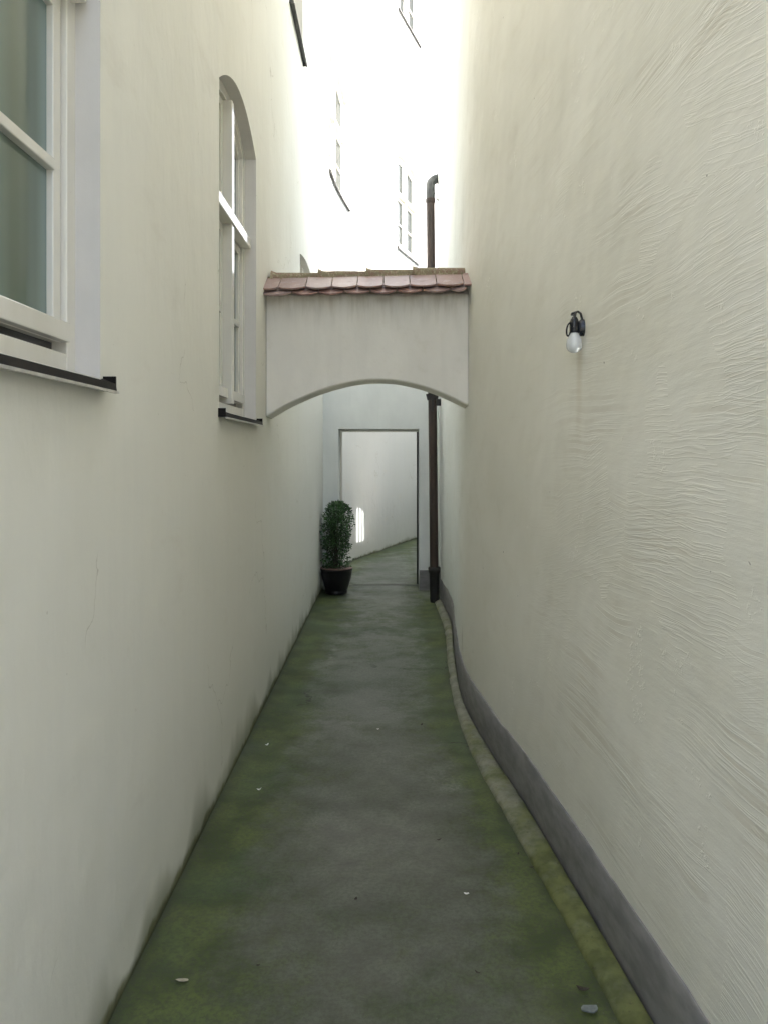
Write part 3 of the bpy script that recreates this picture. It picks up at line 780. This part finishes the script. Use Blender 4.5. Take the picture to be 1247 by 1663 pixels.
for front in (True, False):
    for i in range(len(joints) - 1):
        a, b = joints[i], joints[i + 1]
        if b - a < .02: continue
        t = tile_mesh(a, b, .035, .262 + rnd.uniform(-.003, .003), .012, .026, front, .030 if b - a > .1 else .008, rnd.uniform(-.02, .02))
        t.build('roof_tile', M_TILE, ARW, roof_pt((a + b) / 2, .15, .02, front), bevel=.002)
    mids = [joints[0]] + [(joints[i] + joints[i + 1]) / 2 for i in range(1, len(joints) - 2)] + [joints[-2] + .02]
    for i in range(len(mids) - 1):
        a, b = mids[i], mids[i + 1]
        t = tile_mesh(a, b, .12, .298 + rnd.uniform(-.004, .004), -.010, .000, front, .046, rnd.uniform(-.02, .02))
        t.build('roof_tile', M_TILE, ARW, roof_pt((a + b) / 2, .2, 0, front), bevel=.002)
# mortar bed under the ridge, then four overlapping half-round ridge tiles
mb = MB(); rings = []; n = 40
for i in range(n + 1):
    x = -.80 + 1.30 * i / n; l = .030 * (x + .8) / 1.33 + .004 * mn.noise((x * 9, 0, 0)); k_ = 1 + .12 * mn.noise((x * 13, 5, 0))
    rings.append([(x, RY - .072 * k_, 2.800 + l), (x, RY - .058, 2.836 + l), (x, RY + .058, 2.836 + l), (x, RY + .072 * k_, 2.800 + l)])
mb.loft(rings); mb.build('ridge_mortar', M_RIDGE, ARW, smooth=40)
rj = [px(437), px(515), px(593.5), px(671), px(752)]
for i in range(4):
    a, b = rj[i], rj[i + 1] + .02; mb = MB(); rings = []; n = 10
    for j in range(n + 1):
        t = j / n; x = a + (b - a) * t; r = .058 - .010 * t
        if t < .10: r += .006 + .008 * (1 - t / .10)
        base = 2.822 + .030 * (x + .8) / 1.33 + .004 * i
        ring = [(x, RY - r * math.cos(th), base + r * .92 * math.sin(th) + .0015 * mn.noise((x * 30, th * 3, i))) for th in [math.pi * q / 12 for q in range(13)]]
        ring += [(x, RY - (r - .012) * math.cos(th), base + (r - .012) * .98 * math.sin(th)) for th in [math.pi * (12 - q) / 12 for q in range(13)]]
        rings.append(ring)
    mb.loft(rings); mb.build('ridge_tile', M_RIDGE, ARW, (rj[i], RY, 2.83), smooth=35)

# ------------------------------------------------------------------ drainpipe
PY = 8.6
def qx(X): return (X - 630) * PY / 1250
def qz(Yp): return EYE + (738 - Yp) * PY / 1250
DP = thing('drainpipe', (qx(705), PY, 0), 'brown drainpipe with a black cast iron foot standing at the right-hand corner by the doorway', 'drainpipe')
xb, xt = qx(705), qx(698.5)
zt = qz(325)
def pxz(z): return xb + (xt - xb) * z / zt
b = MB(); b.tube([(pxz(z), PY, z) for z in (.36, 1, 2, 3, 4, zt)], .048, 20); b.build('pipe', M_PIPE, DP, smooth=40)
b = MB(); rr = .105; pts = [(pxz(zt), PY, zt - .02)]
for i in range(0, 9):
    a = math.pi / 2 * i / 8; pts.append((pxz(zt) + rr * (1 - math.cos(a)), PY + .06 * math.sin(a) , qz(302) + rr * math.sin(a)))
pts.append((pxz(zt) + .30, PY + .25, qz(302) + rr + .01))
b.tube(pts, .051, 20); b.build('elbow', M_PIPETOP, DP, smooth=40)
for nm, z0, z1, r in (('collar', zt - .03, zt + .015, .056), ('collar', qz(648), qz(641), .062)):
    b = MB(); b.tube([(pxz(z0), PY, z0), (pxz(z1), PY, z1)], r, 20); b.build(nm, M_PIPE if nm == 'collar' and z0 > 3 else M_BOOT, DP, smooth=40, bevel=.003)
b = MB(); b.lathe([(.048, -.01), (.050, .02), (.055, .05), (.052, .07), (.054, .20), (.057, .32), (.068, .345), (.070, .385), (.060, .395), (.050, .39)], pxz(.1), PY, 20); b.build('pipe_foot', M_BOOT, DP, smooth=50)
b = MB(); b.box(pxz(2.3) + .03, wall_rx(PY, 2.3) + .03, PY - .03, PY + .02, qz(659), qz(648)); b.box(qx(725), qx(730), PY - .035, PY - .03 + .04, qz(666), qz(646)); b.box(pxz(2.3) - .012, pxz(2.3) + .012, PY - .064, PY - .045, qz(668), qz(643))
b.tube([(pxz(2.3), PY, qz(650)), (pxz(2.3), PY, qz(640))], [.058, .074], 20)
b.build('wall_bracket', M_BOOT, DP, bevel=.003)
b = MB(); z = qz(322); b.tube([(pxz(z) + .04, PY + .02, z + .07), (pxz(z) + .075, PY + .02, z + .05), (pxz(z) + .07, PY + .02, z), (pxz(z) + .11, PY + .03, z - .03)], .006, 8); b.build('hook', M_BOOT, DP)

# ------------------------------------------------------------------ potted shrub
PX, PYY = -.604, 9.09
PS = thing('potted_shrub', (PX, PYY, 0), 'small leafy evergreen shrub in a dark round pot in the corner beside the doorway', 'potted plant')
b = MB(); b.lathe([(.120, .014), (.128, .016), (.131, .045), (.128, .052), (.150, .12), (.170, .19), (.181, .25), (.184, .285), (.190, .292), (.190, .308), (.172, .310), (.168, .27)], PX, PYY, 36)
pot = b.build('pot', M_POT, PS, smooth=40)
b = MB(); n = 36; b.lathe([(.1905, .3085), (.190, .314), (.176, .316), (.172, .311)], PX, PYY, 36); b.build('rim', M_POTRIM, pot, smooth=40)
b = MB(); b.lathe([(.171, .262), (.170, .285), (.02, .295)], PX, PYY, 24); b.build('soil', M_SOIL, pot, smooth=60)
rl = random.Random(11)
st = MB()
tips = []
for i in range(26):
    a = rl.uniform(0, 6.28); h = rl.uniform(.35, .76); r = rl.uniform(.02, .16)
    pts = [(PX + .05 * math.cos(a) * rl.random(), PYY + .05 * math.sin(a) * rl.random(), .28)]
    for j in range(1, 5):
        t = j / 4; pts.append((PX + r * math.cos(a + .5 * t) * t ** .7 + rl.uniform(-.01, .01), PYY + r * math.sin(a + .5 * t) * t ** .7 + rl.uniform(-.01, .01), .28 + h * t))
    st.tube(pts, [.005, .0045, .0035, .0025, .0015], 5)
st.build('stem', M_TWIG, PS, kind='stuff')
lf = MB(); tone = []
def crown_r(z):
    t = (z - .30) / .79
    return interp([(0, .12), (.12, .150), (.35, .165), (.6, .180), (.8, .168), (.92, .125), (1.0, .05)], t)
cnt = 0
while cnt < 5000:
    z = rl.uniform(.31, 1.09); a = rl.uniform(0, 6.283)
    R_ = crown_r(z) * (1 + .30 * mn.noise((math.cos(a) * 2, math.sin(a) * 2, z * 7)))
    q = rl.random() ** .55
    if z < .55 and rl.random() < .5: continue
    if mn.noise((math.cos(a) * q * 2.6 + 3, math.sin(a) * q * 2.6, z * 8)) < -.22 and q > .5: continue
    x = PX + R_ * q * math.cos(a) + (.035 * (z - .6)); y = PYY + R_ * q * math.sin(a)
    if x < -.79: continue
    if rl.random() < .03: x += .03 * math.cos(a); y += .03 * math.sin(a)
    L = rl.uniform(.022, .038); W = L * .52
    d = Vector((math.cos(a) * .7 + rl.uniform(-.7, .7), math.sin(a) * .7 + rl.uniform(-.7, .7), rl.uniform(-.5, .9))).normalized()
    sd_ = d.cross(Vector((rl.uniform(-1, 1), rl.uniform(-1, 1), rl.uniform(-.3, 1)))).normalized(); nn = d.cross(sd_)
    P = Vector((x, y, z))
    lf.add([P, P + d * L * .5 + sd_ * W / 2 + nn * .002, P + d * L, P + d * L * .5 - sd_ * W / 2 + nn * .002], [(0, 1, 2, 3)])
    tv = min(1, max(0, rl.gauss(.42, .28) + .25 * mn.noise((x * 9, y * 9, z * 9)))); tone += [tv] * 4
    cnt += 1
fo = lf.build('foliage', M_LEAF, PS, kind='stuff')
a_ = fo.data.attributes.new('tone', 'FLOAT', 'POINT'); a_.data.foreach_set('value', tone)

# ------------------------------------------------------------------ wall lamp on the right wall
LY = 2.905; LZ = 2.10; WX = wall_rx(LY, LZ); LX = WX - .036
WL = thing('wall_lamp', (WX, LY, LZ), 'bare frosted bulb in small black socket with cable loop on the right wall', 'wall lamp')
b = MB(); b.lathe([(.011, 2.128), (.0125, 2.118), (.0135, 2.108), (.020, 2.098), (.027, 2.083), (.0300, 2.066), (.0285, 2.051), (.022, 2.040), (.012, 2.0345), (.003, 2.033)], LX, LY, 28)
M_BULB = NT('frosted_bulb'); M_BULB.b.inputs['Subsurface Weight'].default_value = 0.0
M_BULB.b.inputs['Transmission Weight'].default_value = .45; M_BULB.b.inputs['Coat Weight'].default_value = .6; M_BULB.b.inputs['Coat Roughness'].default_value = .03
M_BULB = M_BULB.out((.90, .92, .93), .2, None, .5)
b.build('bulb', M_BULB, WL, smooth=60)
b = MB(); b.lathe([(.0165, 2.108), (.0175, 2.110), (.0175, 2.150), (.0155, 2.158), (.010, 2.168), (.007, 2.170)], LX, LY, 10); b.build('socket', M_BLACKP, WL, smooth=40)
b = MB(); ringp = []
for d in (WX + .01, WX - .012, WX - .018):
    rr = .024 if d > WX - .016 else .020
    ringp.append([(d, LY + rr * .75 * math.cos(t), 2.128 + rr * 1.35 * math.sin(t)) for t in [2 * math.pi * k_ / 16 for k_ in range(16)]])
b.loft(ringp); b.box(LX + .008, WX - .012, LY - .007, LY + .007, 2.118, 2.150); b.build('mount', M_BLACKP, WL, smooth=30)
b = MB(); b.tube([(WX - .004, LY, 2.150), (WX - .012, LY, 2.182), (WX - .022, LY, 2.189), (LX + .004, LY, 2.186), (LX - .008, LY, 2.182), (LX - .010, LY, 2.174)], .0045, 8)
b.tube([(LX, LY, 2.165), (LX + .004, LY, 2.186)], .006, 8); b.build('hook', M_BLACKP, WL, smooth=40)
b = MB(); pts = []
for i in range(17):
    t = 2 * math.pi * i / 16; pts.append((LX - .022 + .009 * math.cos(t) - .010 * math.sin(t) * -.3, LY - .004 + .006 * math.cos(t), 2.120 + .024 * math.sin(t)))
b.tube(pts, .0032, 7)
b.tube([(LX - .012, LY, 2.150), (LX - .020, LY, 2.144)], .0032, 7)
b.build('cable', M_BLACKP, WL, smooth=60)

# ------------------------------------------------------------------ small litter lying on the path
def ground_at(X, Y):   # a spot on the path
    Yd = EYE * 1250 / (Y - 738); return ((X - 630) * Yd / 1250, Yd)
def flat_bit(name, X, Y, L, W, rot, mat, label, cat, curl=.3, seed=0, thick=.0012):
    x, y = ground_at(X, Y); r_ = random.Random(seed); mb = MB(); n = 9; t_, b2 = [], []
    for i in range(n):
        a = 2 * math.pi * i / n; k_ = 1 + r_.uniform(-.22, .22)
        u = L / 2 * math.cos(a) * k_; v = W / 2 * math.sin(a) * k_
        z = .010 + curl * L * (abs(u) / (L / 2)) ** 2 * .35 + r_.uniform(0, .001)
        X2 = x + u * math.cos(rot) - v * math.sin(rot); Y2 = y + u * math.sin(rot) + v * math.cos(rot)
        t_.append((X2, Y2, z + thick)); b2.append((X2, Y2, z))
    vs = t_ + b2 + [(x, y, .009 + thick), (x, y, .009)]
    fs = [(i, (i + 1) % n, 2 * n) for i in range(n)] + [(n + (i + 1) % n, n + i, 2 * n + 1) for i in range(n)] + [(i, n + i, n + (i + 1) % n, (i + 1) % n) for i in range(n)]
    mb.add(vs, fs); o = mb.build(name, mat, None, (x, y, .009)); return tag(o, label, cat)
flat_bit('paper_scrap', 434, 1213, .030, .012, .9, M_PAPER, 'small white curled scrap on the path near the left wall, the farther of two there', 'litter', .9, 1)
flat_bit('paper_scrap', 421, 1286, .020, .013, .3, M_PAPER, 'tiny white crumpled scrap on the mossy left side of path, nearest of two', 'litter', .9, 2)
flat_bit('pale_leaf', 298, 1597, .040, .014, -.1, M_DRY, 'pale flat dry leaf at the lower left of the path', 'leaf', .1, 3)
flat_bit('paper_scrap', 757, 1456, .020, .011, .1, M_PAPER, 'white flake of plaster lying towards the kerb on the right of the path', 'litter', .5, 4)
flat_bit('paper_scrap', 614, 1187, .012, .009, .1, M_PAPER, 'tiny white speck in the middle of the path', 'litter', .5, 5)
flat_bit('dark_leaf', 712, 1368, .022, .008, .4, M_DARKL, 'small dark leaf right of the middle of the path', 'leaf', .5, 6)
flat_bit('dark_leaf', 684, 1180, .032, .014, 1.1, M_DARKL, 'dark shrivelled leaf on the path below the kerb bend', 'leaf', .5, 7)
flat_bit('dark_leaf', 841, 1391, .018, .009, 1.4, M_DARKL, 'small black leaf close to the kerb on the right, farther of two', 'leaf', .5, 8)
flat_bit('dark_leaf', 862, 1413, .022, .007, .1, M_DARKL, 'small black leaf close to the kerb on the right, nearer of two', 'leaf', .5, 9)
flat_bit('dark_leaf', 578, 1465, .018, .010, 1.2, M_DARKL, 'little dark crumb of leaf on the middle of the near path', 'leaf', .6, 10)
flat_bit('dark_leaf', 420, 1573, .012, .009, .2, M_DARKL, 'tiny dark crumb on the near path left of the middle', 'leaf', .6, 12)
flat_bit('dark_leaf', 775, 1585, .020, .007, -.6, M_DARKL, 'thin dark curl of leaf on the near path right of the middle', 'leaf', .6, 13)
flat_bit('flat_stone', 957, 1645, .058, .030, .1, M_STONE, 'flat blue grey stone chip beside the kerb in the near right corner of the path', 'stone', .02, 14, .004)
flat_bit('dark_leaf', 945, 1612, .035, .016, -.3, M_DARKL, 'dark clump of rotten leaf just beyond the grey stone by the kerb', 'leaf', .4, 15)
flat_bit('paper_scrap', 679, 946, .05, .03, .2, M_PAPER, 'crumpled clear white scrap at the foot of the right door jamb', 'litter', .9, 16)

for o in TMP:
    if '_w' in o: del o['_w']
